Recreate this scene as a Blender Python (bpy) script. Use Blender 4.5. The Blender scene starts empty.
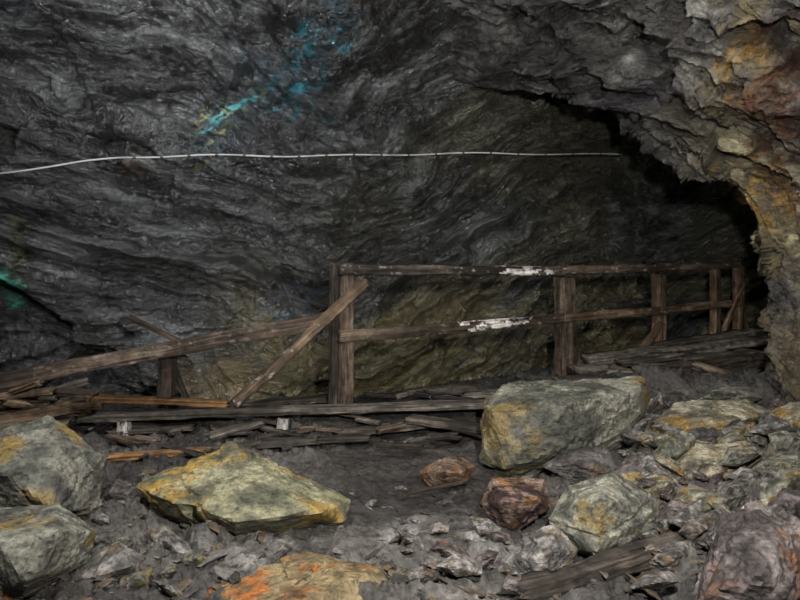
import bpy, bmesh, math, random
import numpy as np
from mathutils import Vector, Matrix
C = bpy.context.scene.collection
scene = bpy.context.scene
scene.view_settings.view_transform = 'Standard'
F = 622.0; CX = 400.0; HY = 258.0; CZ = 1.25
def P(px, py, D): return Vector(((px-CX)/F*D, D, CZ+(HY-py)/F*D))
def lin(r, g, b):
    f = lambda c: ((c/255+0.055)/1.055)**2.4 if c > 10 else c/255/12.92
    return np.array([f(r), f(g), f(b)])
# ---------------------------------------------------------------- numpy noise
U = np.uint32
def _h(ix, iy, iz, seed):
    h = ix.astype(np.int64).astype(U)*U(374761393) + iy.astype(np.int64).astype(U)*U(668265263) + iz.astype(np.int64).astype(U)*U(1440662683) + U((seed*974634777+12345) & 0xFFFFFFFF)
    h = h ^ (h >> U(15)); h = h*U(2246822519); h = h ^ (h >> U(13)); h = h*U(3266489917); h = h ^ (h >> U(16))
    return h.astype(np.float64)/4294967295.0
def vn(x, y, z, seed=0):
    x, y, z = np.broadcast_arrays(np.asarray(x, float), np.asarray(y, float), np.asarray(z, float))
    ix, iy, iz = np.floor(x), np.floor(y), np.floor(z)
    q = lambda f: f*f*f*(f*(f*6-15)+10)
    u, v, w = q(x-ix), q(y-iy), q(z-iz)
    r = 0
    for a in (0, 1):
        for b in (0, 1):
            for c in (0, 1):
                r = r + _h(ix+a, iy+b, iz+c, seed)*(u if a else 1-u)*(v if b else 1-v)*(w if c else 1-w)
    return r*2-1
def fbm(x, y, z, o=4, seed=0, gain=.5):
    r = 0; a = 1; t = 0; s = 1
    for i in range(o):
        r = r + a*vn(x*s+i*7.3, y*s-i*3.1, z*s+i*1.7, seed+i); t += a; a *= gain; s *= 2.03
    return r/t
def ridged(x, y, z, o=4, seed=0, gain=.5):
    r = 0; a = 1; t = 0; s = 1
    for i in range(o):
        r = r + a*(1-np.abs(vn(x*s+i*7.3, y*s-i*3.1, z*s+i*1.7, seed+i)))**2; t += a; a *= gain; s *= 2.03
    return r/t
def facet(x, y, z, seed=0, tilt=1.0, step=.5):
    """broken-rock blocks: every voronoi cell is a tilted plane at its own height"""
    x, y, z = np.broadcast_arrays(np.asarray(x, float), np.asarray(y, float), np.asarray(z, float))
    ix, iy, iz = np.floor(x), np.floor(y), np.floor(z)
    best = np.full(x.shape, 1e9); out = np.zeros(x.shape)
    for a in (-1, 0, 1):
        for b in (-1, 0, 1):
            for c in (-1, 0, 1):
                jx, jy, jz = ix+a, iy+b, iz+c
                ox = x-(jx+_h(jx, jy, jz, seed)); oy = y-(jy+_h(jx, jy, jz, seed+1)); oz = z-(jz+_h(jx, jy, jz, seed+2))
                d = ox*ox+oy*oy+oz*oz
                m = d < best
                if not m.any(): continue
                t1 = _h(jx, jy, jz, seed+3)*2-1; t2 = _h(jx, jy, jz, seed+4)*2-1; t3 = _h(jx, jy, jz, seed+5)
                val = tilt*(ox*t1+oy*t2)+step*(t3*2-1)
                out = np.where(m, val, out); best = np.where(m, d, best)
    return out
def ledges(u, v, seed, wav=.35):
    """overlapping sheets: saw-tooth steps across the foliation, each sheet fading in and out along its length"""
    t = v+wav*fbm(u*.8, v*.6, 3, 4, seed); k = np.floor(t); f = t-k
    amp = np.clip(.45+1.3*vn(u*.8, k*5.13, 2, seed+6), 0, 1.3)
    return amp*np.where(f < .88, f/.88, (1-f)/.12)
def ss(a, b, x):
    t = np.clip((x-a)/(b-a), 0, 1); return t*t*(3-2*t)
def mixc(c, k, m): return c*(1-m[..., None])+np.asarray(k)*m[..., None]
# ---------------------------------------------------------------- object helpers
def tag(o, label=None, cat=None, group=None, kind=None):
    if label: o['label'] = label
    if cat: o['category'] = cat
    if group: o['group'] = group
    if kind: o['kind'] = kind
    return o
def mesh_obj(name, V, faces, col, mat, smooth=True, parent=None):
    me = bpy.data.meshes.new(name)
    me.from_pydata(np.asarray(V).reshape(-1, 3).tolist(), [], faces if isinstance(faces, list) else faces.tolist())
    if col is not None:
        col = np.asarray(col).reshape(-1, 3)
        a = me.attributes.new('Col', 'FLOAT_COLOR', 'POINT')
        a.data.foreach_set('color', np.concatenate([col, np.ones((len(col), 1))], 1).astype(np.float32).ravel())
    me.polygons.foreach_set('use_smooth', [bool(smooth)]*len(me.polygons))
    me.materials.append(mat); me.update()
    o = bpy.data.objects.new(name, me); C.objects.link(o)
    if parent: o.parent = parent
    return o
def grid_faces(n, m, flip=False):
    i = np.arange(n*m).reshape(n, m)
    f = np.stack([i[:-1, :-1], i[1:, :-1], i[1:, 1:], i[:-1, 1:]], -1).reshape(-1, 4)
    return f[:, ::-1] if flip else f
def empty(name, loc):
    o = bpy.data.objects.new(name, None); o.location = loc; o.empty_display_size = .1; C.objects.link(o); return o
# ---------------------------------------------------------------- materials
def rock_material(name, streak=(2, 3, 9), rot=(0, 0, 0), bump=.03, fine=22, rough=(.35, .75), spec=.5, contrast=(.45, 1.6), bstr=.8, s3=4.5, dist=.5, warp=0, w2=1.0, coat=0, det=(10, 8)):
    m = bpy.data.materials.new(name); m.use_nodes = True
    nt = m.node_tree; N = nt.nodes; L = nt.links; N.clear()
    out = N.new('ShaderNodeOutputMaterial'); b = N.new('ShaderNodeBsdfPrincipled'); L.new(b.outputs[0], out.inputs[0])
    at = N.new('ShaderNodeAttribute'); at.attribute_name = 'Col'
    tc = N.new('ShaderNodeTexCoord'); mp = N.new('ShaderNodeMapping'); mp.inputs['Rotation'].default_value = rot; mp.inputs['Scale'].default_value = streak
    def noise(sc, det, ro, di, src):
        n = N.new('ShaderNodeTexNoise'); n.inputs['Scale'].default_value = sc; n.inputs['Detail'].default_value = det; n.inputs['Roughness'].default_value = ro; n.inputs['Distortion'].default_value = di
        L.new(src, n.inputs['Vector']); return n
    src = tc.outputs['Object']
    if warp:
        wn = noise(1.1, 4, .55, 0, src)
        sb_ = N.new('ShaderNodeVectorMath'); sb_.operation = 'SUBTRACT'; sb_.inputs[1].default_value = (.5, .5, .5); L.new(wn.outputs['Color'], sb_.inputs[0])
        sc_ = N.new('ShaderNodeVectorMath'); sc_.operation = 'SCALE'; sc_.inputs['Scale'].default_value = warp; L.new(sb_.outputs[0], sc_.inputs[0])
        ad_ = N.new('ShaderNodeVectorMath'); ad_.operation = 'ADD'; L.new(src, ad_.inputs[0]); L.new(sc_.outputs[0], ad_.inputs[1]); src = ad_.outputs[0]
    L.new(src, mp.inputs[0])
    n1 = noise(1.6, det[0], .66, dist, mp.outputs[0])
    n3 = noise(s3, det[1], .66, dist*.7, mp.outputs[0])
    n2 = noise(fine, 9, .65, 0, tc.outputs['Object'])
    m2 = N.new('ShaderNodeMath'); m2.operation = 'MULTIPLY_ADD'; L.new(n2.outputs[0], m2.inputs[0]); m2.inputs[1].default_value = w2; m2.inputs[2].default_value = .5*(1-w2)
    ad = N.new('ShaderNodeMath'); ad.operation = 'ADD'; L.new(n1.outputs[0], ad.inputs[0]); L.new(m2.outputs[0], ad.inputs[1])
    ad2 = N.new('ShaderNodeMath'); ad2.operation = 'ADD'; L.new(ad.outputs[0], ad2.inputs[0]); L.new(n3.outputs[0], ad2.inputs[1])
    mr = N.new('ShaderNodeMapRange'); mr.inputs[1].default_value = 1.2; mr.inputs[2].default_value = 1.8; mr.inputs[3].default_value = contrast[0]; mr.inputs[4].default_value = contrast[1]
    L.new(ad2.outputs[0], mr.inputs[0])
    vm = N.new('ShaderNodeVectorMath'); vm.operation = 'SCALE'; L.new(at.outputs['Color'], vm.inputs[0]); L.new(mr.outputs[0], vm.inputs['Scale'])
    L.new(vm.outputs[0], b.inputs['Base Color'])
    r2 = N.new('ShaderNodeMapRange'); r2.inputs[1].default_value = .35; r2.inputs[2].default_value = .65; r2.inputs[3].default_value = rough[0]; r2.inputs[4].default_value = rough[1]
    L.new(n3.outputs[0], r2.inputs[0]); L.new(r2.outputs[0], b.inputs['Roughness'])
    b.inputs['Specular IOR Level'].default_value = spec
    prev = None
    for n, k in ((n1, 2.6), (n3, 1.4), (n2, .8*w2)):
        bb = N.new('ShaderNodeBump'); bb.inputs['Strength'].default_value = bstr; bb.inputs['Distance'].default_value = bump*k; L.new(n.outputs[0], bb.inputs['Height'])
        if prev: L.new(prev.outputs[0], bb.inputs['Normal'])
        prev = bb
    L.new(prev.outputs[0], b.inputs['Normal'])
    if coat:
        b.inputs['Coat Weight'].default_value = coat; b.inputs['Coat Roughness'].default_value = .28
        L.new(prev.outputs[0], b.inputs['Coat Normal'])
    return m
M_wall = rock_material('slate_wall', (1.2, 2, 6), (0, math.radians(12), 0), .05, 18, (.2, .46), .95, (.35, 1.75), .95, 3.8, .6, 1.1, .35, .65, (5, 5))
M_lip = rock_material('craggy_rock', (2.5, 3, 6), (0, math.radians(-35), 0), .05, 18, (.28, .6), .65, (.3, 1.8), 1, 4.5, .5, .6, .7, .3, (7, 6))
M_floor = rock_material('gritty_ground', (3, 3, 3), (0, 0, 0), .02, 34, (.45, .85), .35, (.3, 1.8))
M_rock = rock_material('boulder_rock', (7, 8, 13), (.3, .35, 0), .008, 60, (.4, .75), .4, (.3, 1.75), .9, 4, .3)
M_wood = rock_material('weathered_timber', (1.2, 22, 22), (0, 0, 0), .007, 14, (.55, .9), .25, (.2, 1.8), .9, 3, .3)
def plain(name, c, rough=.5, lo=.6):
    m = bpy.data.materials.new(name); m.use_nodes = True
    nt = m.node_tree; b = nt.nodes['Principled BSDF']
    n = nt.nodes.new('ShaderNodeTexNoise'); n.inputs['Scale'].default_value = 30; n.inputs['Detail'].default_value = 5
    r = nt.nodes.new('ShaderNodeValToRGB'); r.color_ramp.elements[0].color = (*(np.array(c)*lo), 1); r.color_ramp.elements[1].color = (*(np.array(c)*1.1), 1)
    r.color_ramp.elements[0].position = .3; r.color_ramp.elements[1].position = .6
    nt.links.new(n.outputs[0], r.inputs[0]); nt.links.new(r.outputs[0], b.inputs['Base Color'])
    b.inputs['Roughness'].default_value = rough
    return m
M_cable = plain('pale_cable_sheath', (.55, .56, .54), .45)
M_clip = plain('rusty_clip', (.1, .08, .065), .7)
# ---------------------------------------------------------------- back wall
WX = np.array([-8, -7, -5.2, -4.2, -3, -1, 0, 1.5, 3, 4.6, 6, 8.5])
WY = np.array([0.5, 2.5, 4.9, 5.7, 6.2, 6.8, 7.2, 7.9, 8.9, 10.0, 10.4, 11.0])
def folds(x, z):
    th = np.radians(-9+36*ss(-2.2, .6, x)-8*ss(2, 5, x))
    u = x*np.cos(th)+z*np.sin(th); v = -x*np.sin(th)+z*np.cos(th)
    return u+.35*fbm(x*.9, z*.9, 3.3, 3, 5)+.05*fbm(x*5, z*5, 1.3, 3, 16), v+.32*fbm(x*.8, z*1.0, 8.3, 3, 9)+.055*fbm(x*3.5, z*4, 2.3, 4, 15)
def wall_y(x, z):
    y = np.interp(x, WX, WY)*.5+np.interp(x-.5, WX, WY)*.25+np.interp(x+.5, WX, WY)*.25
    y = y-.11*np.clip(z-1, 0, 9)**2 - .45*np.clip(.6-z, 0, 3)
    y = y-.75*np.exp(-((x+1.55)/.75)**2-((z+.1)/.55)**2)
    wu, wv = folds(x, z)
    d = .40*fbm(x*.45, z*.6, 1.7, 3, 11)
    d = d+.30*facet(wu*.5, wv*1.1, 0.5, 21, 1.0, .28)
    d = d+.13*facet(wu*1.1, wv*2.8, 1.5, 31, 1.0, .3)
    d = d+.27*ridged(wu*.52, wv*1.9, 2.2, 4, 41, .52)
    d = d+.21*ledges(wu*.75, wv*2.0, 301, .5)+.09*ledges(wu*1.4, wv*4.8, 321, .55)+.035*ledges(wu*2.8, wv*10.5, 341, .6)
    d = d+.045*facet(wu*2.2, wv*7, 4.5, 51, 1.0, .4)+.015*facet(wu*5.5, wv*14, 4.5, 55, 1.0, .5)
    d = d+.045*ridged(wu*2.0, wv*7, .3, 4, 61, .6)
    return y-d+.36
nx, nz = 940, 640
xs = np.linspace(-7.6, 8.2, nx); zs = np.linspace(-2.1, 5.6, nz)
X, Z = np.meshgrid(xs, zs, indexing='ij')
Y = wall_y(X, Z)
px = CX+F*X/np.maximum(Y, .5); py = HY-F*(Z-CZ)/np.maximum(Y, .5)
WU, WV = folds(X, Z)
n1 = fbm(X*.8, Z*1.1, 0, 5, 71)*.5+.5; n2 = fbm(WU*1.2, WV*5, 4, 5, 81, .6)*.5+.5; n3 = fbm(X*.5, Z*.6, 9, 4, 91)*.5+.5; n4 = fbm(WU*.5, WV*2.4, 6, 4, 95, .55)*.5+.5
col = np.ones(X.shape+(3,))*lin(50, 51, 51)
col = mixc(col, lin(104, 107, 107), ss(.5, .7, n2))
col = mixc(col, lin(62, 65, 76), ss(.48, .66, n1)*ss(420, 150, px)*.55)
col = mixc(col, lin(76, 75, 57), ss(.33, .58, n3)*ss(200, 430, px)*.8)
col = mixc(col, lin(90, 82, 50), ss(.36, .62, n4)*ss(245, 315, py)*ss(190, 280, px)*.9)
col = mixc(col, lin(104, 88, 46), ss(.3, .55, n2)*np.exp(-((px-225)/50)**2-((py-382)/26)**2)*.8)
col = mixc(col, lin(28, 27, 27), ss(.50, .66, 1-n4)*.75)
def poly_d(px, py, pts):
    best = np.full(px.shape, 1e9)
    for (ax, ay), (bx, by) in zip(pts[:-1], pts[1:]):
        t = np.clip(((px-ax)*(bx-ax)+(py-ay)*(by-ay))/((bx-ax)**2+(by-ay)**2), 0, 1)
        best = np.minimum(best, np.hypot(px-ax-t*(bx-ax), py-ay-t*(by-ay)))
    return best
st = fbm(X*5, Z*7, 2, 5, 101, .68); ru = X*.77+Z*.64+.12*fbm(X*3, Z*3, 1, 3, 103); rv = -X*.64+Z*.77+.12*fbm(X*3, Z*3, 4, 3, 105)
vein = ridged(ru*1.6, rv*8, 5, 4, 107, .55); brk = ss(.53, .63, vein); vein2 = ss(.57, .67, ridged(ru*3, rv*14, 9, 4, 117, .6))
dd = poly_d(px, py, [(205, 142), (215, 122), (245, 100), (290, 75), (312, 50), (338, 8)])
col = mixc(col, lin(26, 50, 60), ss(32, 4, dd+st*42)*.6)
col = mixc(col, lin(30, 104, 118), ss(30, 4, dd+st*34)*brk*.95)
dd = poly_d(px, py, [(199, 152), (210, 124), (222, 114), (252, 98)])
col = mixc(col, lin(100, 204, 208), ss(9, 1, dd+st*15)*np.maximum(brk, vein2))
col = mixc(col, lin(154, 148, 84), ss(8, 1, np.abs(dd-11)+st*14)*.9*ss(40, 15, dd)*np.maximum(vein2, brk*.6))
dd = poly_d(px, py, [(288, 88), (304, 62), (318, 40), (345, 38)])
col = mixc(col, lin(28, 120, 140), ss(18, 1, dd+st*30)*np.maximum(brk, vein2*.8))
dd = poly_d(px, py, [(252, 96), (280, 102), (330, 120)])
col = mixc(col, lin(30, 84, 96), ss(14, 1, dd+st*30)*vein2)
dd = poly_d(px, py, [(18, 222), (21, 252), (10, 286)])
col = mixc(col, lin(18, 20, 16), ss(21, 5, dd+st*20)*.95)
col = mixc(col, lin(74, 76, 46), ss(9, 1, dd+st*16)*np.maximum(brk, vein2)*.85)
dd = poly_d(px, py, [(2, 280), (9, 288), (14, 300)])
col = mixc(col, lin(46, 168, 142), ss(12, 3, dd+st*14)*np.maximum(np.maximum(brk, vein2), .35))
dd = poly_d(px, py, [(240, 330), (290, 296), (330, 280)])
col = mixc(col, lin(38, 60, 78), ss(24, 4, dd+st*34)*.6*brk)
dd = poly_d(px, py, [(125, 162), (142, 168)])
col = mixc(col, lin(88, 64, 44), ss(5, 1, dd+st*16)*.6)
w = mesh_obj('wall_back', np.stack([X, Y, Z], -1), grid_faces(nx, nz), col, M_wall)
tag(w, 'dark layered slate wall of the cavern behind the railing, streaked turquoise', 'cave wall', kind='structure')
# ---------------------------------------------------------------- overhanging right wall
E = [(250, -130, 7.5), (330, -40, 7.5), (400, 40, 7.5), (470, 84, 7.25), (530, 98, 6.6), (606, 130, 6.1), (660, 168, 5.9), (708, 197, 5.75), (742, 240, 5.6), (760, 290, 5.45), (768, 335, 5.35), (766, 378, 5.25), (756, 415, 5.1), (750, 480, 4.8)]
O = [(120, -420, 4.2), (300, -420, 3.9), (430, -380, 3.6), (560, -360, 3.3), (680, -340, 3.2), (800, -300, 3.1), (920, -220, 3.0), (1020, -120, 2.9), (1080, 20, 2.8), (1100, 160, 2.7), (1110, 280, 2.6), (1110, 400, 2.5), (1110, 520, 2.4), (1110, 700, 2.3)]
def smooth_curve(p, n):
    p = np.array(p, float); t = np.linspace(0, len(p)-1, n)
    k = np.minimum(np.floor(t).astype(int), len(p)-2); f = (t-k)[:, None]
    g = lambda i: p[np.clip(i, 0, len(p)-1)]
    a, b, c, d = g(k-1), g(k), g(k+1), g(k+2)
    return .5*(2*b+(c-a)*f+(2*a-5*b+4*c-d)*f**2+(3*b-a-3*c+d)*f**3)
nt_, nb, nf_ = 580, 110, 520
Ec = smooth_curve([list(P(*q)) for q in E], nt_); Oc = smooth_curve([list(P(*q)) for q in O], nt_)
rd = np.array([[o[0]-e[0], 0, -(o[1]-e[1])] for e, o in zip(E, O)], float); rd /= np.linalg.norm(rd, axis=1)[:, None]
rad = smooth_curve(rd, nt_); rad /= np.linalg.norm(rad, axis=1)[:, None]
sb = np.linspace(1, 0, nb, endpoint=False)[None, :, None]
back = Ec[:, None]+rad[:, None]*(3.4*sb)+np.array([0, 1, 0])*4.6*sb**1.15
sf = np.linspace(0, 1, nf_)[None, :, None]**.92
front = Ec[:, None]*(1-sf)+Oc[:, None]*sf - np.array([0, 1, 0])*(.5*np.sin(np.pi*np.minimum(sf*1.25, 1))**.8)
front = front+rad[:, None]*(.55*np.sin(np.pi*sf)**.7)
S = np.concatenate([back, front], 1)
gt = np.gradient(S, axis=0); gs = np.gradient(S, axis=1)
Nn = np.cross(gt, gs); Nn /= np.linalg.norm(Nn, axis=2)[..., None]+1e-9
fr = Nn[:, nb+40:]; toc = np.array([0.2, 0, 1.2])-S[:, nb+40:]
Nn *= np.sign((fr*toc).sum(-1).mean())
for k in range(14):                                    # soften the lip's normal crease
    Nn[:, 1:-1] = (Nn[:, :-2]+Nn[:, 1:-1]*2+Nn[:, 2:])/4
Nn /= np.linalg.norm(Nn, axis=2)[..., None]+1e-9
a_ = np.concatenate([[0], np.cumsum(np.linalg.norm(np.diff(Ec, axis=0), axis=1))])[:, None]*np.ones((1, nb+nf_))
b_ = np.concatenate([np.zeros((nt_, 1)), np.cumsum(np.linalg.norm(np.diff(S, axis=1), axis=2), axis=1)], 1)
b_ = b_-b_[:, nb:nb+1]
wa = a_+.25*fbm(a_*1.2, b_*1.2, 1, 3, 201)+.05*fbm(a_*5, b_*5, 9, 3, 202); wb = b_+.2*fbm(a_*1.3, b_*1.3, 5, 3, 205)+.06*fbm(a_*5, b_*5, 5, 3, 206)
wa2 = wa+.5*wb; wb2 = wb-.22*wa
d = .22*fbm(a_*.7, b_*.9, 0, 3, 211)
dfine = .28*facet(wa2*.9, wb*1.5, .5, 221, 1.2, .12)+.16*facet(wa2*1.9, wb*3.2, 1.5, 231, 1.2, .15)
dfine = dfine+.07*facet(wa2*3.8, wb*6.5, 2.5, 241, 1.2, .18)+.02*facet(wa2*9, wb*13, 2.5, 245, 1.1, .25)+.06*ridged(wa*3, wb*7, 4, 4, 261, .6)
dfine = dfine+.18*ledges(wa*1.0, wb2*2.4, 401, .6)+.08*ledges(wa*2.0, wb2*5.4, 421, .6)+.02*ledges(wa*4, wb2*11, 441, .6)
d = d+.24*ridged(wa2*1.4, wb*2.8, 2, 5, 251, .58)+dfine*(.5+.5*ss(.05, .4, np.abs(b_)))
Epx = CX+F*Ec[:, 0]/Ec[:, 1]
fade = np.concatenate([np.linspace(.2, 1, nb), np.ones(nf_)])[None, :]*(.4+.6*ss(470, 600, Epx))[:, None]
S = S+Nn*((d-.26)*fade)[..., None]
Xo, Yo, Zo = S[..., 0], S[..., 1], S[..., 2]
px = CX+F*Xo/np.maximum(Yo, .5); py = HY-F*(Zo-CZ)/np.maximum(Yo, .5)
n1 = fbm(Xo*1.2, Yo*1.2, Zo*1.2, 5, 271, .6)*.5+.5; n2 = fbm(Xo*4, Yo*4, Zo*4, 5, 281, .6)*.5+.5; st = fbm(Xo*3, Yo*3, Zo*3, 5, 291, .68); sp = ss(.42, .56, fbm(Xo*9, Yo*9, Zo*9, 4, 295, .65)*.5+.5)
col = np.ones(px.shape+(3,))*lin(72, 70, 67)
col = mixc(col, lin(136, 134, 129), ss(.45, .68, n2))
col = mixc(col, lin(132, 118, 82), ss(.42, .62, n1)*ss(640, 740, px)*.7)
col = mixc(col, lin(194, 184, 148), ss(.46, .62, n2)*ss(.36, .52, n1)*ss(690, 745, px)*ss(110, 160, py)*ss(350, 260, py)*.9)
col = mixc(col, lin(172, 134, 52), ss(42, 6, np.hypot(px-742, (py-70)*1.1)+st*70)*.95*sp)
col = mixc(col, lin(172, 138, 68), ss(48, 8, np.hypot(px-755, (py-180)*.9)+st*75)*.8*sp)
col = mixc(col, lin(102, 66, 38), ss(68, 10, np.hypot((px-780)*.9, (py-108)*.75)+st*85)*.92*(.35+.65*sp))
col = mixc(col, lin(76, 40, 24), ss(46, 4, np.hypot(px-782, (py-104)*.85)+st*75)*.9*(.3+.7*sp))
col = mixc(col, lin(80, 76, 96), ss(14, 2, poly_d(px, py, [(520, 98), (600, 110), (670, 90)])+st*50)*.3)
col = mixc(col, lin(92, 80, 62), ss(270, 340, py)*.7*ss(.35, .55, n1))
col = mixc(col, lin(40, 36, 33), ss(.53, .68, 1-n1)*.78)
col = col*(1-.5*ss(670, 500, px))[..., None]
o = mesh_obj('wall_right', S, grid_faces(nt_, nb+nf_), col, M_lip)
tag(o, 'craggy overhanging rock lip arching down the right side, rust and ochre stained', 'cave wall', kind='structure')
# ceiling (above the frame, closes the cavern)
cx_, cy_ = np.meshgrid(np.linspace(-7.5, 7.5, 120), np.linspace(-2, 9, 100), indexing='ij')
cz_ = 5.5-.04*(cx_**2)*.5+.35*facet(cx_*.7, cy_*.7, .5, 301, 1, .5)+.12*fbm(cx_*2, cy_*2, 0, 4, 305)
o = mesh_obj('ceiling', np.stack([cx_, cy_, cz_], -1), grid_faces(120, 100, True), np.ones((120, 100, 3))*lin(70, 68, 68), M_wall)
tag(o, 'dark rough rock roof of the cavern above the wall', 'cave roof', kind='structure')
# ---------------------------------------------------------------- floor
def gbase(x, y):
    x = np.asarray(x, float); y = np.asarray(y, float)
    z = -.10-.08*ss(3.2, 4.4, y)+.17*ss(4.9, 5.25, y+.0*x)
    z = z+(.20*ss(.9, 2.2, x)*ss(3.2, 4.6, y)+.05*ss(1.6, 3.2, x))*ss(6.1, 5.3, y)
    z = z+.10*ss(2.4, 4.2, x)*ss(6.8, 8.3, y)
    s1 = ((x+.5)*(-3.3)+(y-5.2)*5.1)/6.07; s2 = (x+.5)*(-.147)+(y-5.2)*.989
    s = np.minimum(s1, s2)
    return z-1.6*ss(.3, 1.5, s)
def gnoise(x, y):
    k = .25+.75*np.maximum(ss(.3, 1.0, np.abs(x-.05)), .7*ss(3.2, 2.6, y))+.5*ss(.8, 1.6, x)*ss(5.8, 5.0, y)
    n = .05*fbm(x*1.1, y*1.1, 0, 4, 401)+k*(.07*facet(x*2.6+y, y*3.2, .5, 411, 1, .4)+.055*facet(x*5+y*2, y*8, .5, 421, 1, .4))
    return n+k*.03*facet(x*13, y*18, .5, 431, 1.2, .4)+.014*fbm(x*16, y*16, 0, 4, 441)+k*.014*facet(x*28, y*34, .5, 435, 1, .6)
def ground(x, y): return gbase(x, y)+gnoise(np.asarray(x, float), np.asarray(y, float))
ny_, nu = 660, 600
yy = .5*(9.8/.5)**np.linspace(0, 1, ny_); uu = np.linspace(-1, 1, nu)
Yf = yy[:, None]*np.ones((1, nu)); Xf = uu[None, :]*(.85*Yf+1.2)
Zf = ground(Xf, Yf)
n1 = fbm(Xf*1.3, Yf*1.3, 0, 5, 451, .6)*.5+.5; n2 = fbm(Xf*5, Yf*5, 0, 5, 461, .65)*.5+.5
col = np.ones(Xf.shape+(3,))*lin(76, 73, 70)
col = mixc(col, lin(142, 138, 135), ss(.48, .68, n2)*ss(3.7, 2.8, Yf)*ss(-1.4, -.4, Xf)*.8)
col = mixc(col, lin(98, 86, 70), ss(.5, .68, n1)*ss(.4, 1.5, Xf)*.7*ss(5.0, 4.2, Yf))
col = mixc(col, lin(48, 44, 41), ss(1.0, .35, np.abs(Xf-.1))*ss(3.0, 3.5, Yf)*.8)
col = mixc(col, lin(40, 37, 36), ss(.48, .64, 1-n1)*.75)
col = mixc(col, lin(96, 72, 60), ss(.54, .7, n1)*ss(.2, .8, Xf)*ss(3.8, 2.8, Yf)*.5)
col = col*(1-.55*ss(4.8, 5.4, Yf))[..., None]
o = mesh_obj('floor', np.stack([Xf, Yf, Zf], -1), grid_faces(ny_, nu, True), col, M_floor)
tag(o, 'dark gritty rubble floor of the mine cavern', 'ground', kind='structure')
def hit(px, py):
    Ds = np.arange(1.6, 9, .01); x = (px-CX)/F*Ds; z = CZ+(HY-py)/F*Ds
    k = np.argmax(z <= gbase(x, Ds)); return Ds[k] if z[k] <= gbase(x[k], Ds[k]) else 6.0
# ---------------------------------------------------------------- rocks: hull of corner points, sampled finely and chipped
ICO = {}
def ico(n):
    if n not in ICO:
        bm = bmesh.new(); bmesh.ops.create_icosphere(bm, subdivisions=n, radius=1)
        bm.verts.ensure_lookup_table()
        ICO[n] = (np.array([v.co[:] for v in bm.verts]), [[v.index for v in f.verts] for f in bm.faces]); bm.free()
    return ICO[n]
def hull_planes(pts):
    bm = bmesh.new()
    for p in pts: bm.verts.new(p)
    bmesh.ops.convex_hull(bm, input=bm.verts)
    c = pts.mean(0); out = []
    for f in bm.faces:
        f.normal_update(); n = np.array(f.normal[:]); q = np.array(f.verts[0].co[:])-c; h = n@q
        if h < 0: n, h = -n, -h
        if f.calc_area() > 1e-9 and h > 1e-6: out.append((n, h))
    bm.free(); return c, out
PAL = {
 'greygreen': (lin(76, 76, 69), lin(110, 109, 99), lin(114, 96, 54), .53),
 'yellow': (lin(84, 83, 67), lin(126, 123, 99), lin(136, 110, 50), .49),
 'orange': (lin(86, 74, 54), lin(120, 106, 78), lin(138, 82, 36), .43),
 'grey': (lin(78, 78, 70), lin(122, 120, 108), lin(106, 92, 58), .55),
 'dark': (lin(54, 51, 50), lin(84, 80, 78), lin(74, 60, 50), .55),
 'red': (lin(50, 34, 32), lin(112, 94, 86), lin(104, 74, 38), .5),
 'brown': (lin(62, 48, 38), lin(106, 90, 76), lin(98, 66, 38), .5),
 'pale': (lin(94, 90, 76), lin(144, 138, 120), lin(124, 100, 56), .51),
 'slate': (lin(76, 73, 70), lin(122, 118, 114), lin(98, 80, 56), .56),
 'mauve': (lin(64, 58, 57), lin(106, 98, 96), lin(90, 64, 48), .54),
}
FOOT = []
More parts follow.
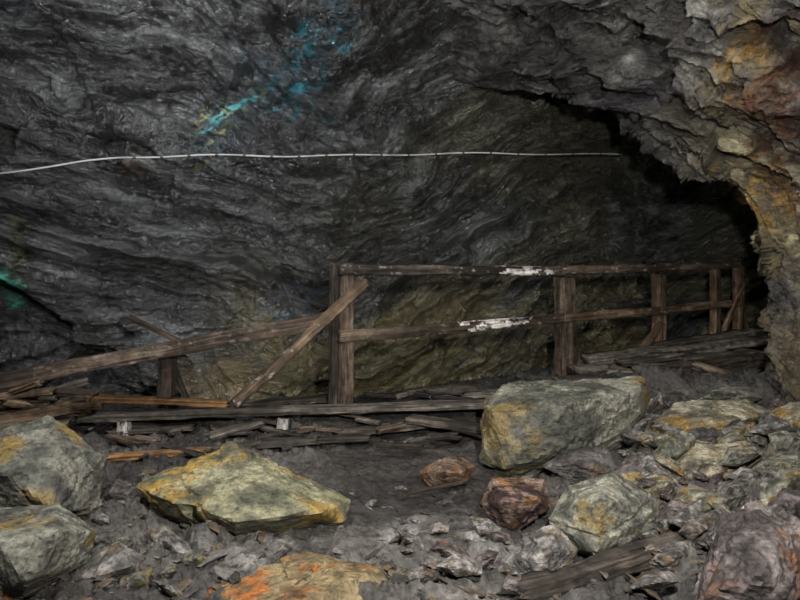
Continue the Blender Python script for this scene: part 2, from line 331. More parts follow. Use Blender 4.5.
def make_rock(name, label, outline, thick, pal, seed, sub=6, D=None, front=(), nfront=4, group=None, cat='rock', rough=1.0, lift=0):
    rs = np.random.RandomState(seed)
    o = np.array(outline, float); x0, x1 = o[:, 0].min(), o[:, 0].max(); y0, y1 = o[:, 1].min(), o[:, 1].max()
    cx, cy = (x0+x1)/2, (y0+y1)/2; bot = y1
    if D is None: D = hit(cx, min(bot, 640)-3)+thick*.42
    pts = []
    for a, b in o:                                       # outline corners: upper ones lie farther back, lower ones nearer
        k = (b-cy)/max(y1-y0, 1)
        pts.append(list(P(a, b, D-thick*(.55*k)+rs.uniform(-.08, .08)*thick)))
        pts.append(list(P(cx+(a-cx)*.7, cy+(b-cy)*.75, D+thick*.5)))
    fr = list(front)
    if not fr:
        for i in range(nfront):
            t = rs.uniform(0, 2*math.pi); q = rs.uniform(.15, .62)
            fr.append((cx+(x1-x0)/2*q*math.cos(t), cy+(y1-y0)/2*q*math.sin(t), -thick*rs.uniform(.3, .55)))
    for a, b, dy in fr: pts.append(list(P(a, b, D+dy)))
    c, pl = hull_planes(np.array(pts))
    dirs, faces = ico(sub)
    r = np.full(len(dirs), 1e9)
    for n, h in pl:
        dn = dirs@n
        r = np.where(dn > 1e-4, np.minimum(r, h/np.maximum(dn, 1e-4)), r)
    V = dirs*r[:, None]
    size = max(x1-x0, y1-y0)/F*D; k = 1/size; sd = seed*1.37
    ax = rs.normal(size=3)*.6; ax[2] += 1.5; ax /= np.linalg.norm(ax)
    lay = V@ax
    A_, B_, C_ = V[:, 0]*k, V[:, 1]*k, V[:, 2]*k
    lw = lay*k+.03*fbm(A_*3, B_*3+sd, C_*3, 2, seed+2)
    dsp = .018*facet(A_*2.2+sd, B_*2.2, C_*3, seed+3, 1.0, .4)+.014*facet(A_*4+sd, B_*4, lw*12, seed+9, .5, .6)+.007*facet(A_*12+sd, B_*12, lw*30, seed+19, .6, .6)
    crack = ss(.90, .985, 1-np.abs(vn(A_*1.6+sd, B_*1.6, lw*4.5, seed+21)))*ss(.35, .6, vn(A_*2.5, B_*2.5+sd, C_*2.5, seed+23)*.5+.5)
    dsp = dsp-.032*crack+.003*fbm(A_*28+sd, B_*28, C_*28, 3, seed+7)
    if rough > 1.4: dsp = dsp+.016*ridged(A_*4+sd, B_*4, C_*6, 4, seed+25, .6)
    V = V+dirs*(dsp*size*rough)[:, None]
    c0, c1, c2, sb = PAL[pal]
    a = fbm(A_*3+sd, B_*3, C_*3, 5, seed+11, .65)*.5+.5; b = fbm(A_*6, B_*6+sd, C_*6, 5, seed+13, .65)*.5+.5
    col = np.ones((len(V), 3))*c0
    col = mixc(col, c1, ss(.42, .65, b)); col = mixc(col, c2, ss(sb, sb+.16, a)); col = mixc(col, c0*.4, ss(.54, .72, 1-b)*.75)
    z0 = V[:, 2].min()
    ob = mesh_obj(name, V-np.array([0, 0, z0]), faces, col, M_rock, smooth=False)
    ob.location = Vector(c)+Vector((0, 0, z0+lift))
    tag(ob, label, cat, group)
    FOOT.append((c[0], c[1], max((x1-x0)/F*D/2, thick/2)))
    return ob
make_rock('boulder', 'upright grey boulder with yellow stains at the left edge below the plank pile', [(-30, 436), (50, 412), (105, 456), (99, 512), (38, 526), (-30, 520)], .6, 'greygreen', 11, front=[(60, 444, -.16), (52, 508, -.44), (-14, 462, -.36)])
make_rock('boulder', 'squat grey boulder with ochre underside in the bottom left corner', [(-30, 510), (58, 502), (100, 532), (86, 564), (22, 602), (-30, 602)], .5, 'greygreen', 12, front=[(56, 530, -.2), (26, 580, -.36), (-10, 536, -.24)])
make_rock('boulder', 'broad flat yellow boulder with a pointed top in the left foreground', [(136, 484), (205, 461), (231, 441), (262, 455), (351, 499), (342, 522), (290, 532), (236, 549), (160, 513)], .75, 'yellow', 13, front=[(152, 494, -.12), (236, 522, -.42), (320, 512, -.30), (216, 478, .02), (268, 480, -.06)])
make_rock('boulder', 'orange-stained flat boulder cut off by the bottom edge of the photo', [(200, 592), (222, 572), (310, 555), (382, 568), (394, 592), (380, 630), (205, 630)], .55, 'orange', 14, front=[(232, 592, -.10), (344, 582, -.12), (300, 612, -.32)])
make_rock('boulder', 'biggest grey block with a flat top, beside the low plank end in the middle', [(484, 400), (508, 382), (644, 375), (651, 393), (640, 432), (602, 458), (505, 477), (480, 462)], .9, 'grey', 15, front=[(494, 413, -.36), (566, 406, -.46), (638, 393, -.12), (588, 446, -.42), (504, 468, -.46)])
make_rock('rock', 'dark slab wedged below the biggest grey block', [(540, 466), (575, 446), (608, 450), (628, 470), (585, 488)], .35, 'dark', 16, 5, front=[(580, 462, -.14), (606, 474, -.15)])
make_rock('rock', 'dark maroon rock with pale patches beside the dark path', [(478, 506), (492, 477), (544, 479), (551, 508), (508, 538)], .4, 'red', 17, 6, front=[(500, 502, -.2), (536, 500, -.16)])
make_rock('rock', 'small orange-brown rock lying alone on the dark path', [(418, 472), (438, 459), (458, 455), (475, 466), (468, 484), (430, 489)], .3, 'brown', 18, 5, front=[(438, 472, -.15), (462, 472, -.1)])
make_rock('boulder', 'angular grey rock in front of the dark slab, right of the maroon rock', [(546, 518), (566, 487), (614, 472), (658, 499), (652, 534), (604, 566), (560, 548)], .55, 'grey', 19, front=[(600, 502, -.26), (646, 520, -.14), (598, 552, -.32)])
make_rock('rock', 'pale flat-topped rock at the foot of the overhanging wall', [(650, 424), (672, 402), (748, 400), (776, 414), (692, 452), (652, 452)], .65, 'pale', 20, front=[(666, 428, -.22), (734, 420, -.24)])
make_rock('rock', 'dark wedge of rock leaning on the pale flat-topped rock', [(674, 450), (695, 425), (722, 418), (731, 434), (714, 450)], .2, 'dark', 21, 5, D=4.2)
make_rock('rock', 'low pale rock in front of the dark wedge on the right slope', [(654, 476), (690, 446), (742, 440), (769, 454), (704, 493)], .45, 'pale', 22, front=[(690, 464, -.15), (738, 460, -.14)])
make_rock('rock', 'grey-brown rock on the right slope at the photo edge', [(742, 474), (768, 452), (800, 448), (818, 480), (780, 494)], .35, 'grey', 23, 5)
make_rock('boulder', 'big rough purplish-grey rock mass in the bottom right corner', [(694, 606), (708, 560), (722, 520), (752, 506), (815, 530), (850, 570), (840, 650), (694, 650)], .55, 'mauve', 24, front=[(730, 548, -.14), (780, 540, -.12), (760, 575, -.28), (710, 590, -.22)], rough=2.4)
make_rock('rock', 'jagged purplish-grey block above the corner rock mass, cut by the photo edge', [(742, 530), (750, 508), (778, 498), (830, 500), (835, 540), (790, 545)], .35, 'mauve', 38, 5, rough=2)
make_rock('rock', 'tilted grey slate slab below the yellow boulder', [(143, 532), (165, 525), (198, 553), (182, 561), (150, 550)], .2, 'slate', 25, 5, front=[(165, 540, -.08), (182, 555, -.1)])
make_rock('rock', 'pale layered slab between the corner boulder and the slate slab', [(60, 581), (75, 570), (117, 541), (146, 557), (141, 580), (85, 592)], .22, 'slate', 26, 5, front=[(90, 578, -.1), (130, 566, -.1)])
make_rock('rock', 'little brown stone at the bottom left corner of the photo', [(-12, 572), (8, 565), (19, 580), (12, 604), (-12, 606)], .12, 'orange', 27, sub=5)
make_rock('rock', 'pale grey shattered stone below the maroon rock', [(500, 562), (528, 534), (555, 526), (577, 550), (562, 574), (520, 580)], .25, 'slate', 28, 5, rough=2)
make_rock('rock', 'flat brown stone left of the yellow boulder', [(98, 500), (115, 478), (135, 482), (140, 500), (120, 512)], .2, 'dark', 29, sub=5)
make_rock('rock', 'small purplish-grey stone right of the angular grey rock', [(655, 520), (672, 500), (700, 502), (708, 520), (685, 534)], .2, 'mauve', 30, sub=5, rough=1.6)
make_rock('rock', 'ochre stone in the gap above the angular grey rock', [(600, 486), (615, 474), (640, 472), (650, 484), (630, 494)], .16, 'pale', 31, sub=5, D=3.6)
make_rock('rock', 'flat grey stone beside the dark timber at bottom right', [(640, 570), (655, 548), (690, 540), (705, 556), (680, 580)], .22, 'slate', 32, sub=5, rough=1.6)
make_rock('rock', 'brownish rock at the foot of the overhang, right of the pale flat-topped rock', [(752, 438), (775, 408), (800, 400), (825, 420), (820, 452), (780, 455)], .4, 'pale', 34, sub=5)
make_rock('rock', 'dark lump half buried behind the pale flat-topped rock', [(640, 412), (655, 394), (690, 388), (708, 400), (680, 416)], .3, 'dark', 35, sub=5)
make_rock('rock', 'jagged purplish-grey rock between the low pale rock and the corner rock mass', [(668, 502), (690, 484), (730, 486), (742, 502), (715, 514), (680, 514)], .28, 'mauve', 36, sub=5, rough=1.6)
make_rock('rock', 'jagged grey rock between the angular grey rock and the low pale rock', [(640, 480), (660, 466), (682, 478), (684, 496), (655, 502)], .25, 'slate', 37, sub=5, rough=1.6)
make_rock('rock', 'brown-grey slab lying at the foot of the overhang below the decking', [(690, 404), (712, 388), (750, 386), (764, 398), (735, 410)], .3, 'grey', 39, sub=5, D=4.9)
# scattered small stones, each an object, by zone
rng = random.Random(5)
zones = [
 ('small dark stone scattered on the ground below the fallen planks', 'stones below the fallen planks', 110, 420, 475, 512, 8, ('dark', 'slate'), (.03, .04, .05, .07), .7, 0),
 ('small broken stone in the rubble along the bottom edge in the middle', 'stones along the bottom edge', 390, 700, 536, 598, 36, ('slate', 'mauve', 'slate'), (.04, .05, .07, .10), .5, .015),
 ('flat broken slab in the rubble heap on the slope below the overhang', 'slabs on the right slope', 625, 800, 425, 560, 54, ('grey', 'mauve', 'slate', 'pale', 'slate'), (.11, .15, .19), .34, .05),
 ('small jagged stone in the rubble on the slope below the overhang', 'stones on the right slope', 610, 805, 400, 570, 70, ('grey', 'mauve', 'slate', 'pale', 'dark'), (.04, .06, .08), .34, .04),
 ('small stone in the rubble between the left boulders', 'stones between the left boulders', 90, 220, 515, 598, 18, ('slate', 'greygreen', 'dark'), (.03, .04, .06, .08), .6, 0),
 ('small chipped stone beside the path near the maroon rock', 'stones beside the path', 380, 500, 490, 545, 8, ('dark', 'slate'), (.03, .04, .06), .7, 0),
]
sid = 100
for lab, grp, x0, x1, y0, y1, n, pals, sizes, kf, up_ in zones:
    done = 0; tries = 0
    while done < n and tries < 2500:
        tries += 1
        a, b = rng.uniform(x0, x1), rng.uniform(y0, y1); D = hit(a, b); r = rng.choice(sizes)
        w3 = P(a, b, D)
        if any(math.hypot(w3.x-f[0], w3.y-f[1]) < (f[2]+r)*kf for f in FOOT): continue
        rp = r/D*F; k = rng.randint(4, 6); ol = []; rot = rng.uniform(0, 6); tl = rng.uniform(-.5, .5)
        for i in range(k):
            t = 2*math.pi*i/k+rot; q = rng.uniform(.6, 1.3); ex = rp*q*math.cos(t)
            ol.append((a+ex, b-rp*.1+rp*.5*q*math.sin(t)+tl*ex))
        sid += 1; done += 1
        make_rock('stone', lab, ol, r*1.7, rng.choice(pals), sid, 5 if r > .08 else 4 if r > .035 else 3, D=D, group=grp, cat='stone', nfront=2, lift=float(gnoise(np.array(w3.x), np.array(w3.y)))+.005+up_)
# gravel chips
dirs2, faces2 = ico(1)
GV = []; GF = []; GC = []; base = 0; g = np.random.RandomState(9)
for i in range(3000):
    y = 2.1+3.2*g.rand()**1.5; x = (g.rand()*2-1)*(.68*y)
    if abs(x-.05) < .6 and g.rand() < .8 and y > 2.9: continue
    r = .006+(.028 if abs(x) < .6 else .040)*g.rand()**3
    rr = g.uniform(.5, 1.15, len(dirs2))
    V = dirs2*rr[:, None]*r*np.array([g.uniform(.8, 2.6), g.uniform(.6, 1.4), g.uniform(.16, .36)])
    ca, sa = math.cos(i), math.sin(i); V[:, :2] = V[:, :2]@np.array([[ca, sa], [-sa, ca]])
    V[:, 2] += V[:, 0]*g.uniform(-.5, .5)
    V[:, 0] += x; V[:, 1] += y; V[:, 2] += float(ground(x, y))+r*.1
    GV.append(V); GF += [[base+q for q in f] for f in faces2]; base += len(dirs2)
    GC.append(np.ones((len(dirs2), 3))*[lin(72, 68, 65), lin(100, 96, 92), lin(50, 47, 45), lin(82, 71, 58)][g.randint(4)])
o = mesh_obj('gravel', np.concatenate(GV), GF, np.concatenate(GC), M_floor, smooth=False)
tag(o, 'fine grey gravel and chips strewn over the cavern floor', 'gravel', kind='stuff')
# ---------------------------------------------------------------- timber
WOODS = {'dark': (lin(50, 45, 40), lin(82, 74, 67)), 'brown': (lin(62, 52, 43), lin(100, 87, 75)), 'tan': (lin(86, 71, 56), lin(118, 101, 83)),
         'orange': (lin(106, 76, 46), lin(134, 103, 68)), 'grey': (lin(66, 61, 55), lin(102, 96, 88)), 'black': (lin(38, 34, 31), lin(60, 54, 48)), 'far_lit': (lin(86, 69, 54), lin(128, 108, 89))}  # last wood is lightened in colour to offset weak light on distant posts
def beam(name, A, B, w, h, wood='brown', seed=1, up=None, ra=.03, rb=.03, paint=(), bow=0, parent=None, taper=0, rot=1.0, fleck=0):
    A, B = Vector(A), Vector(B); X_ = (B-A); L = X_.length; X_.normalize()
    up = Vector(up or (0, 0, 1)); Y_ = up.cross(X_).normalized(); Z_ = X_.cross(Y_)
    n = max(12, min(260, int(L/.01)))
    cs = []
    ring = [(-1, -1), (1, -1), (1, 1), (-1, 1)]
    for i in range(4):
        a, b = ring[i]; nx_, nz2 = ring[(i+1) % 4]
        for t in (.04, .2, .35, .5, .65, .8, .96): cs.append((a+(nx_-a)*t, b+(nz2-b)*t))
    cs = np.array(cs); m = len(cs)
    t = np.linspace(0, 1, n)[:, None]; cy = cs[None, :, 0]*np.ones((n, 1)); cz = cs[None, :, 1]*np.ones((n, 1))
    x = t*L*np.ones((1, m))
    sd = seed*3.7
    g1 = vn(cy*6+sd, cz*6, x*1.5, seed); g2 = vn(cy*2.2+sd, cz*2.2, x*4, seed+2); g3 = fbm(cy*1.5+sd, cz*1.5, x*12, 3, seed+3)
    sc = 1+rot*(.12*g1+.10*g2+.09*g3)-taper*t
    wob = .25*fbm(x*1.3+sd, 0, 0, 3, seed+4)*max(1, rot*.7); wob2 = .25*fbm(x*1.3+sd, 5, 0, 3, seed+5)*max(1, rot*.7)
    y = (cy*sc+wob)*w/2; z = (cz*sc+wob2)*h/2-bow*4*t*(1-t)
    e1 = (vn(cy*2.3+sd, cz*2.3, 1, seed+6)*.5+.5)*ra; e2 = (vn(cy*2.3+sd, cz*2.3, 7, seed+7)*.5+.5)*rb
    x = x+e1*ss(1, 0, t*L/max(ra*3, .05)) - e2*ss(1, 0, (1-t)*L/max(rb*3, .05))
    V = np.stack([x, y, z], -1)
    faces = [[i*m+j, i*m+(j+1) % m, (i+1)*m+(j+1) % m, (i+1)*m+j] for i in range(n-1) for j in range(m)]
    V = V.reshape(-1, 3); c0 = V[:m].mean(0); c1 = V[-m:].mean(0)
    V = np.concatenate([V, [c0, c1]])
    for j in range(m): faces.append([n*m, (j+1) % m, j]); faces.append([n*m+1, (n-1)*m+j, (n-1)*m+(j+1) % m])
    a, b = WOODS[wood]
    nz_ = fbm(V[:, 0]*2+sd, V[:, 1]*25, V[:, 2]*25, 4, seed+8, .6)*.5+.5
    nq = fbm(V[:, 0]*1.6+sd, 3, 4, 3, seed+9)*.5+.5
    col = mixc(np.ones((len(V), 3))*a, b, ss(.4, .65, nz_)); col = mixc(col, a*.4, ss(.45, .65, nq)*.7)
    pn = fbm(V[:, 0]*9+sd, V[:, 1]*40, V[:, 2]*36, 5, seed+12, .7)
    if fleck: col = mixc(col, lin(170, 164, 158), ss(.30, .42, pn)*fleck)
    for pt, ph, amt in paint:
        k = 1-np.abs(V[:, 0]-pt*L)/(ph*L)
        msk = ss(.0, .08, k*.55-.27+.9*pn)*ss(0, .2, k)
        col = mixc(col, lin(220, 214, 210), msk*amt)
    o = mesh_obj(name, V, faces, col, M_wood, parent=parent)
    M = Matrix((( X_.x, Y_.x, Z_.x, A.x), (X_.y, Y_.y, Z_.y, A.y), (X_.z, Y_.z, Z_.z, A.z), (0, 0, 0, 1)))
    if parent: M = Matrix.Translation(-parent.location) @ M
    o.matrix_local = M
    return o
RD = lambda p: 5.2*67/(67-26*(p-340)/395)
RN = Vector((-3.3, 5.1, 0)).normalized()
rl = empty('railing', P(345, 406, 5.2))
tag(rl, 'standing run of old brown timber railing with white-flaked rails, receding to the right', 'railing')
def post(px_, top, bot, wpx, wood, seed, dd=0, lean=0, name='post', paint=(), ext=3):
    D = RD(px_)+dd; w = wpx/F*D
    return beam(name, P(px_, bot+ext, D), P(px_+lean, top, D), w, w*.95, wood, seed, up=RN, ra=.01, rb=.03, parent=rl, paint=paint)
post(345, 262, 404, 13, 'brown', 501)
post(333, 262, 407, 8, 'dark', 502, dd=.03, lean=2)
post(564, 276, 371, 15, 'brown', 503, dd=.07, ext=12)
post(658, 273, 350, 11, 'far_lit', 504, dd=.08, ext=14)
post(715, 268, 339, 8, 'far_lit', 505, dd=.08, ext=12)
post(738, 265, 334, 8, 'far_lit', 506, dd=.05, ext=12)
beam('top_rail', P(338, 270, RD(338)-.06), P(566, 271, RD(566)-.03), .05, .085, 'dark', 511, parent=rl, paint=((.78, .16, 1),), fleck=.5)
beam('top_rail', P(560, 271, RD(560)-.03), P(740, 264, RD(740)-.03), .05, .085, 'brown', 512, parent=rl, fleck=.6)
beam('middle_rail', P(337, 337, RD(337)-.06), P(566, 318, RD(566)-.03), .05, .09, 'brown', 513, parent=rl, paint=((.63, .2, 1),), fleck=.4)
beam('middle_rail', P(562, 318, RD(562)-.03), P(740, 303, RD(740)-.03), .05, .088, 'far_lit', 514, parent=rl, fleck=.4)
beam('brace', P(636, 360, 7.25), P(662, 322, 7.4), .06, .07, 'far_lit', 515, parent=rl)
beam('brace', P(722, 336, 8.3), P(744, 282, 8.5), .05, .06, 'far_lit', 516, parent=rl)
beam('brace', P(748, 334, 8.6), P(734, 280, 8.6), .05, .05, 'brown', 517, parent=rl)
def T(name, label, A, B, w, h, wood, seed, cat='plank', group=None, **k):
    return tag(beam(name, P(*A), P(*B), w, h, wood, seed, **k), label, cat, group)
T('fallen_rail', 'long slumped handrail beam sloping down to the left from the tall post', (-50, 391, 4.55), (331, 318, 5.12), .06, .108, 'brown', 521, cat='beam', rb=.06, rot=1.2, fleck=.25)
T('leaning_plank', 'diagonal brown board leaning across the tall railing post', (233, 406, 5.0), (369, 279, 5.02), .035, .082, 'tan', 522, cat='plank', ra=.05, rb=.05, rot=1.2, fleck=.6)
T('long_plank', 'longest low plank laid horizontally just above the ground in front of the tall post', (78, 417, 4.92), (492, 404, 5.12), .14, .05, 'grey', 523, cat='plank', ra=.06, rb=.08, rot=1.3)
T('plank', 'thin orange-brown board lying behind the long low plank, beside the left plank pile', (70, 397, 4.85), (231, 404, 5.1), .10, .045, 'orange', 524, ra=.05, rb=.05)
T('plank', 'short dark board lying flat behind the long low plank, near the tall post', (225, 406, 5.3), (330, 398, 5.35), .12, .04, 'dark', 541, ra=.05, rb=.05)
T('stub_post', 'short upright wooden stub under the slumped handrail', (166, 398, 5.02), (168, 352, 5.04), .12, .10, 'brown', 525, cat='post', up=(0, 1, 0), rb=.03)
T('slat', 'thin slat leaning beside the upright stub under the slumped handrail', (187, 402, 5.2), (172, 362, 5.15), .05, .03, 'dark', 526, cat='slat', up=(0, 1, 0))
T('slat', 'thin broken stick poking up behind the slumped handrail', (128, 316, 5.45), (195, 350, 5.2), .03, .04, 'brown', 527, cat='slat')
T('stub_post', 'short pale-topped stub holding up the left end of the long low plank', (124, 444, 4.88), (123, 420, 4.9), .09, .08, 'grey', 528, cat='post', up=(0, 1, 0), paint=((.6, .5, .5),))
T('stub_post', 'short pale stub holding up the middle of the long low plank', (283, 441, 4.93), (283, 417, 4.95), .09, .08, 'grey', 529, cat='post', up=(0, 1, 0), paint=((.6, .5, .4),))
def TG(label, a, b, w, h, wood, seed, lift=.03, name='plank', cat='plank', group=None, **k):
    A = P(a[0], a[1], hit(*a)); B = P(b[0], b[1], hit(*b))
    A.z += lift; B.z += lift
    return tag(beam(name, A, B, w, h, wood, seed, **k), label, cat, group)
TG('orange-brown splintered plank lying on the ground behind the yellow boulder', (104, 466), (212, 459), .09, .04, 'orange', 530, .06, ra=.08, rb=.1)
TG('grey splintered plank on the ground continuing right of the orange-brown one', (204, 457), (322, 448), .10, .04, 'grey', 531, .06, ra=.08, rb=.1)
TG('dark plank on the ground reaching right from the pale middle stub', (258, 449), (376, 444), .10, .035, 'dark', 532, .05, ra=.06, rb=.1)
TG('short dark board propped against the ground left of the middle stub', (205, 446), (262, 428), .14, .03, 'grey', 533, .06, ra=.05, rb=.05)
TG('short charred plank lying on the ground under the left end of the long low plank', (105, 440), (200, 432), .12, .04, 'dark', 543, .05, ra=.06, rb=.08)
TG('grey rotten plank half buried in the path left of the biggest grey block', (330, 438), (455, 426), .13, .035, 'dark', 544, .04, ra=.1, rb=.08, rot=1.6)
T('plank', 'dark plank end sticking out on the ground left of the biggest grey block', (405, 418, 5.05), (488, 430, 4.75), .14, .05, 'dark', 534, ra=.08, rb=.03)
T('plank', 'dark broken board lying behind the long low plank near the biggest grey block', (400, 393, 5.7), (482, 386, 5.8), .13, .05, 'dark', 535, ra=.08, rb=.06)
T('plank', 'grey board lying on the broken board behind the biggest grey block', (425, 398, 5.45), (505, 392, 5.6), .13, .04, 'grey', 542, ra=.08, rb=.06)
for i in range(24):
    a = rng.uniform(100, 450); b = rng.uniform(420, 460); L_ = rng.uniform(16, 54); t = rng.uniform(-.5, .5)
    TG('short broken splinter of old wood on the ground below the long low plank', (a, b), (a+L_, b-L_*.25*math.sin(t*3)), rng.uniform(.03, .07), rng.uniform(.015, .035), rng.choice(['dark', 'grey', 'brown']), 700+i, .07, name='splinter', cat='wood splinter', group='splinters below the long low plank', ra=.04, rb=.05, rot=1.6)
for i in range(12):
    a = rng.uniform(350, 475); b = rng.uniform(386, 402); L_ = rng.uniform(20, 55); D = rng.uniform(5.3, 5.6)
    T('splinter', 'dark broken board scrap lying in the heap behind the right end of the long plank', (a, b, D), (a+L_, b-rng.uniform(-5, 6), D+rng.uniform(-.12, .12)), rng.uniform(.04, .09), rng.uniform(.02, .04), rng.choice(['dark', 'dark', 'black']), 740+i, cat='wood splinter', group='board scraps behind the long low plank', ra=.05, rb=.06, rot=1.6)
# plank pile at the left edge
pile = [((-60, 431, 4.50), (92, 403, 4.7), .10, .09, 'tan', 'thick top plank of the left pile, slanting up to the right'),
        ((-60, 418, 4.85), (62, 393, 5.0), .15, .07, 'brown', 'brown plank at the back of the left pile'),
        ((-60, 404, 5.1), (38, 390, 5.2), .15, .07, 'grey', 'grey plank farthest back in the left pile'),
        ((-60, 446, 4.35), (74, 426, 4.5), .16, .08, 'brown', 'bottom plank at the front of the left pile, resting behind the upright boulder'),
        ((-60, 411, 4.72), (96, 410, 4.85), .10, .06, 'tan', 'narrow pale brown plank in the left pile'),
        ((-40, 426, 4.62), (80, 416, 4.72), .12, .06, 'dark', 'dark plank sandwiched under the thick top plank of the left pile'),
        ((-60, 398, 4.95), (56, 400, 4.98), .12, .055, 'brown', 'thin weathered plank lying across the left pile'),
        ((20, 414, 4.8), (84, 398, 4.9), .08, .05, 'dark', 'short dark broken plank on the right side of the left pile')]
for i, (a, b, w, h, wd, lb) in enumerate(pile):
    T('plank', lb, a, b, w, h, wd, 551+i, ra=.05, rb=.08, rot=1.5)
for i in range(14):
    a = rng.uniform(-10, 66); b = rng.uniform(391, 414); L_ = rng.uniform(22, 64); D = rng.uniform(4.5, 4.8)
    T('splinter', 'short broken board lying loose in the plank pile at the left edge', (a, b, D), (a+L_, b+rng.uniform(-14, 8), D+rng.uniform(-.1, .15)), rng.uniform(.04, .09), rng.uniform(.03, .055), rng.choice(['dark', 'grey', 'brown', 'tan']), 760+i, cat='wood splinter', group='loose boards in the left pile', ra=.05, rb=.07, rot=1.6)
# collapsed decking at the right
deck = [((584, 362, 6.6), (766, 340, 7.3), .24, .09, 'grey', 'top board of the collapsed decking beside the railing posts'),
        ((571, 372, 6.3), (764, 353, 6.9), .24, .09, 'grey', 'greyish board in the middle of the collapsed decking'),
        ((596, 379, 6.0), (758, 357, 6.5), .22, .09, 'brown', 'brown board below the greyish one in the collapsed decking'),
        ((610, 380, 5.75), (746, 373, 6.1), .22, .09, 'grey', 'weathered lower board of the collapsed decking'),
        ((640, 391, 5.45), (750, 374, 5.7), .18, .09, 'brown', 'brown front board of the collapsed decking above the pale rock'),
        ((650, 348, 7.4), (766, 332, 7.8), .24, .09, 'grey', 'farthest board of the collapsed decking at the end of the railing'),
        ((690, 364, 5.85), (758, 386, 5.4), .10, .07, 'brown', 'crooked narrow board tipping down to the right off the collapsed decking'),
        ((556, 382, 5.9), (650, 374, 6.2), .18, .07, 'dark', 'dark board end just behind the biggest grey block'),
        ((675, 383, 5.55), (756, 367, 5.85), .15, .07, 'black', 'blackened board lying under the crooked narrow one in the collapsed decking'),
        ((630, 368, 6.0), (712, 383, 5.6), .12, .07, 'grey', 'grey broken board lying askew across the front of the collapsed decking')]
for i, (a, b, w, h, wd, lb) in enumerate(deck):
    T('plank', lb, a, b, w, h, wd, 571+i, ra=.08, rb=.12, rot=1.9)
for i in range(20):
    a = rng.uniform(590, 720); b = rng.uniform(360, 394); D = 5.3+(396-b)/34*.95; L_ = rng.uniform(24, 70)
    T('splinter', 'broken board scrap in the heap of collapsed decking below the right railing posts', (a, b, D), (min(a+L_, 756), b+rng.uniform(-14, 9), D+rng.uniform(-.2, .25)), rng.uniform(.06, .14), rng.uniform(.03, .06), rng.choice(['dark', 'grey', 'brown', 'grey']), 780+i, cat='wood splinter', group='board scraps on the collapsed decking', ra=.06, rb=.08, rot=1.8)
TG('long dark rotten timber half buried in the rubble beside the bottom right corner rock mass', (500, 612), (718, 545), .085, .075, 'dark', 591, .055, name='timber', cat='timber', ra=.2, rb=.2, rot=2.6)
TG('thin reddish stick lying on the dark path', (405, 503), (470, 489), .02, .018, 'brown', 592, .05, name='stick', cat='stick')
# ---------------------------------------------------------------- cable on the wall
def wall_hit(px_, py_):
    Ds = np.arange(3.5, 11, .01); x = (px_-CX)/F*Ds; z = CZ+(HY-py_)/F*Ds
    k = np.argmax(Ds >= wall_y(x, z)); return Ds[k]
kp = [(-30, 176), (0, 173), (40, 167), (80, 162), (120, 158), (200, 156), (300, 155.5), (400, 154.5), (500, 154), (560, 154), (622, 154)]
NC = 120
pxs = np.linspace(-30, 622, NC); pys = np.interp(pxs, [k[0] for k in kp], [k[1] for k in kp])
pys = pys+.8*np.sin(pxs*.05)+.6*np.sin(pxs*.021+1)
Dd = np.array([wall_hit(a, b) for a, b in zip(pxs, pys)])
mn = np.array([Dd[max(0, i-6):i+7].min() for i in range(NC)])
mn = np.convolve(np.pad(mn, 6, 'edge'), np.ones(13)/13, 'valid')-.06
mn = np.minimum(mn, Dd-.03)
pts = [P(a, b, D) for a, b, D in zip(pxs, pys, mn)]
def tube(name, pts, r, mat, parent=None, k=8):
    V = []; n = len(pts)
    for i, p in enumerate(pts):
        d = (pts[min(i+1, n-1)]-pts[max(i-1, 0)]).normalized(); a = d.cross(Vector((0, 0, 1)))
        if a.length < .01: a = d.cross(Vector((1, 0, 0)))
        a.normalize(); b = d.cross(a)
        for j in range(k): V.append(p+a*(r*math.cos(2*math.pi*j/k))+b*(r*math.sin(2*math.pi*j/k)))
    fc = [[i*k+j, i*k+(j+1) % k, (i+1)*k+(j+1) % k, (i+1)*k+j] for i in range(n-1) for j in range(k)]
    fc += [list(range(k))[::-1], [(n-1)*k+j for j in range(k)]]
    base_ = parent.location if parent else Vector()
    return mesh_obj(name, np.array([list(v-base_) for v in V]), fc, None, mat, parent=parent)
cb = empty('cable', pts[0]); tag(cb, 'thin white cable strung horizontally across the dark back wall', 'cable')
tube('sheath', pts, .009, M_cable, cb)
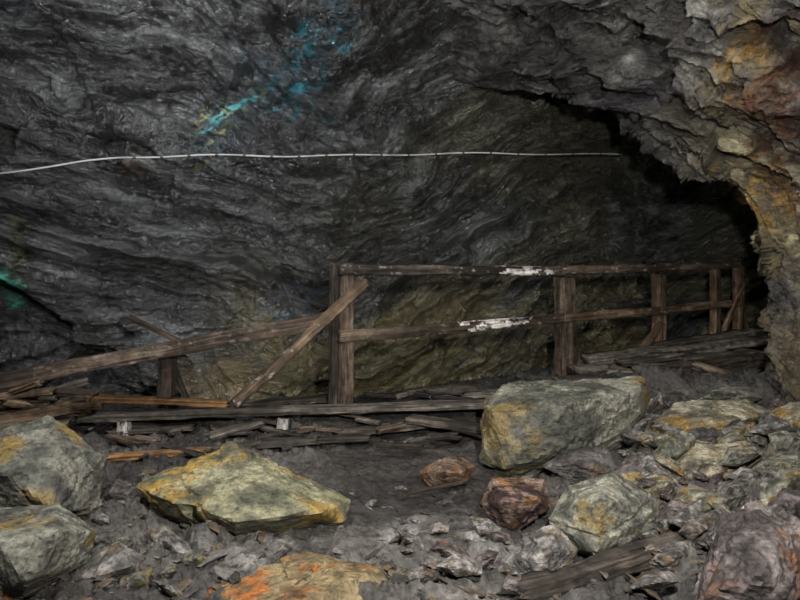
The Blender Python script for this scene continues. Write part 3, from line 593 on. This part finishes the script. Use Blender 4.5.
for i in range(30, NC-1, 5):
    d = (pts[min(i+1, NC-1)]-pts[i-1]).normalized()
    tube('clip', [pts[i]-d*.014, pts[i]-d*.007, pts[i]+d*.007, pts[i]+d*.014], .012, M_clip, cb)
# ---------------------------------------------------------------- light
def area(name, loc, to, size, power, color=(1, 1, 1)):
    l = bpy.data.lights.new(name, 'AREA'); l.energy = power; l.size = size; l.color = color
    o = bpy.data.objects.new(name, l); C.objects.link(o); o.location = loc
    o.rotation_euler = (Vector(to)-Vector(loc)).to_track_quat('-Z', 'Y').to_euler(); return o
def spot(name, loc, to, angle, power, color=(1, 1, 1), r=.15):
    l = bpy.data.lights.new(name, 'SPOT'); l.energy = power; l.color = color; l.spot_size = math.radians(angle); l.spot_blend = 1; l.shadow_soft_size = r
    o = bpy.data.objects.new(name, l); C.objects.link(o); o.location = loc
    o.rotation_euler = (Vector(to)-Vector(loc)).to_track_quat('-Z', 'Y').to_euler(); return o
area('key_lamp', (.55, .6, 1.8), (1.7, 5.5, 1.2), .12, 190, (1, .97, .92))
spot('front_lamp', (-1.1, 1.5, 2.9), (-.5, 3.4, -.1), 100, 390, (1, .97, .9), .04)
area('lip_rim_fill', (1.1, 3.0, 3.5), (3.2, 4.6, 1.0), .1, 58, (1, .97, .92))  # added rim light grazing the overhang so its crevices go dark
area('wall_fill', (-3.4, 2.2, 3.2), (-1.6, 6.4, 1.4), .4, 44, (.97, .98, 1))  # added light from the left that brightens the back wall
area('rake_fill', (-1.3, 3.5, 4.3), (-1.2, 6.8, .6), .25, 76, (.97, .98, 1))  # unseen light added overhead to rake the wall and bring out its relief
wd = bpy.data.worlds.new('dark'); scene.world = wd; wd.use_nodes = True
wd.node_tree.nodes['Background'].inputs[0].default_value = (.55, .58, .65, 1); wd.node_tree.nodes['Background'].inputs[1].default_value = .002
cam = bpy.data.cameras.new('camera'); co = bpy.data.objects.new('camera', cam); C.objects.link(co)
co.location = (0, 0, CZ); co.rotation_euler = (math.pi/2, 0, 0)
cam.sensor_width = 36; cam.lens = F/800*36; cam.shift_y = -42/800
scene.camera = co
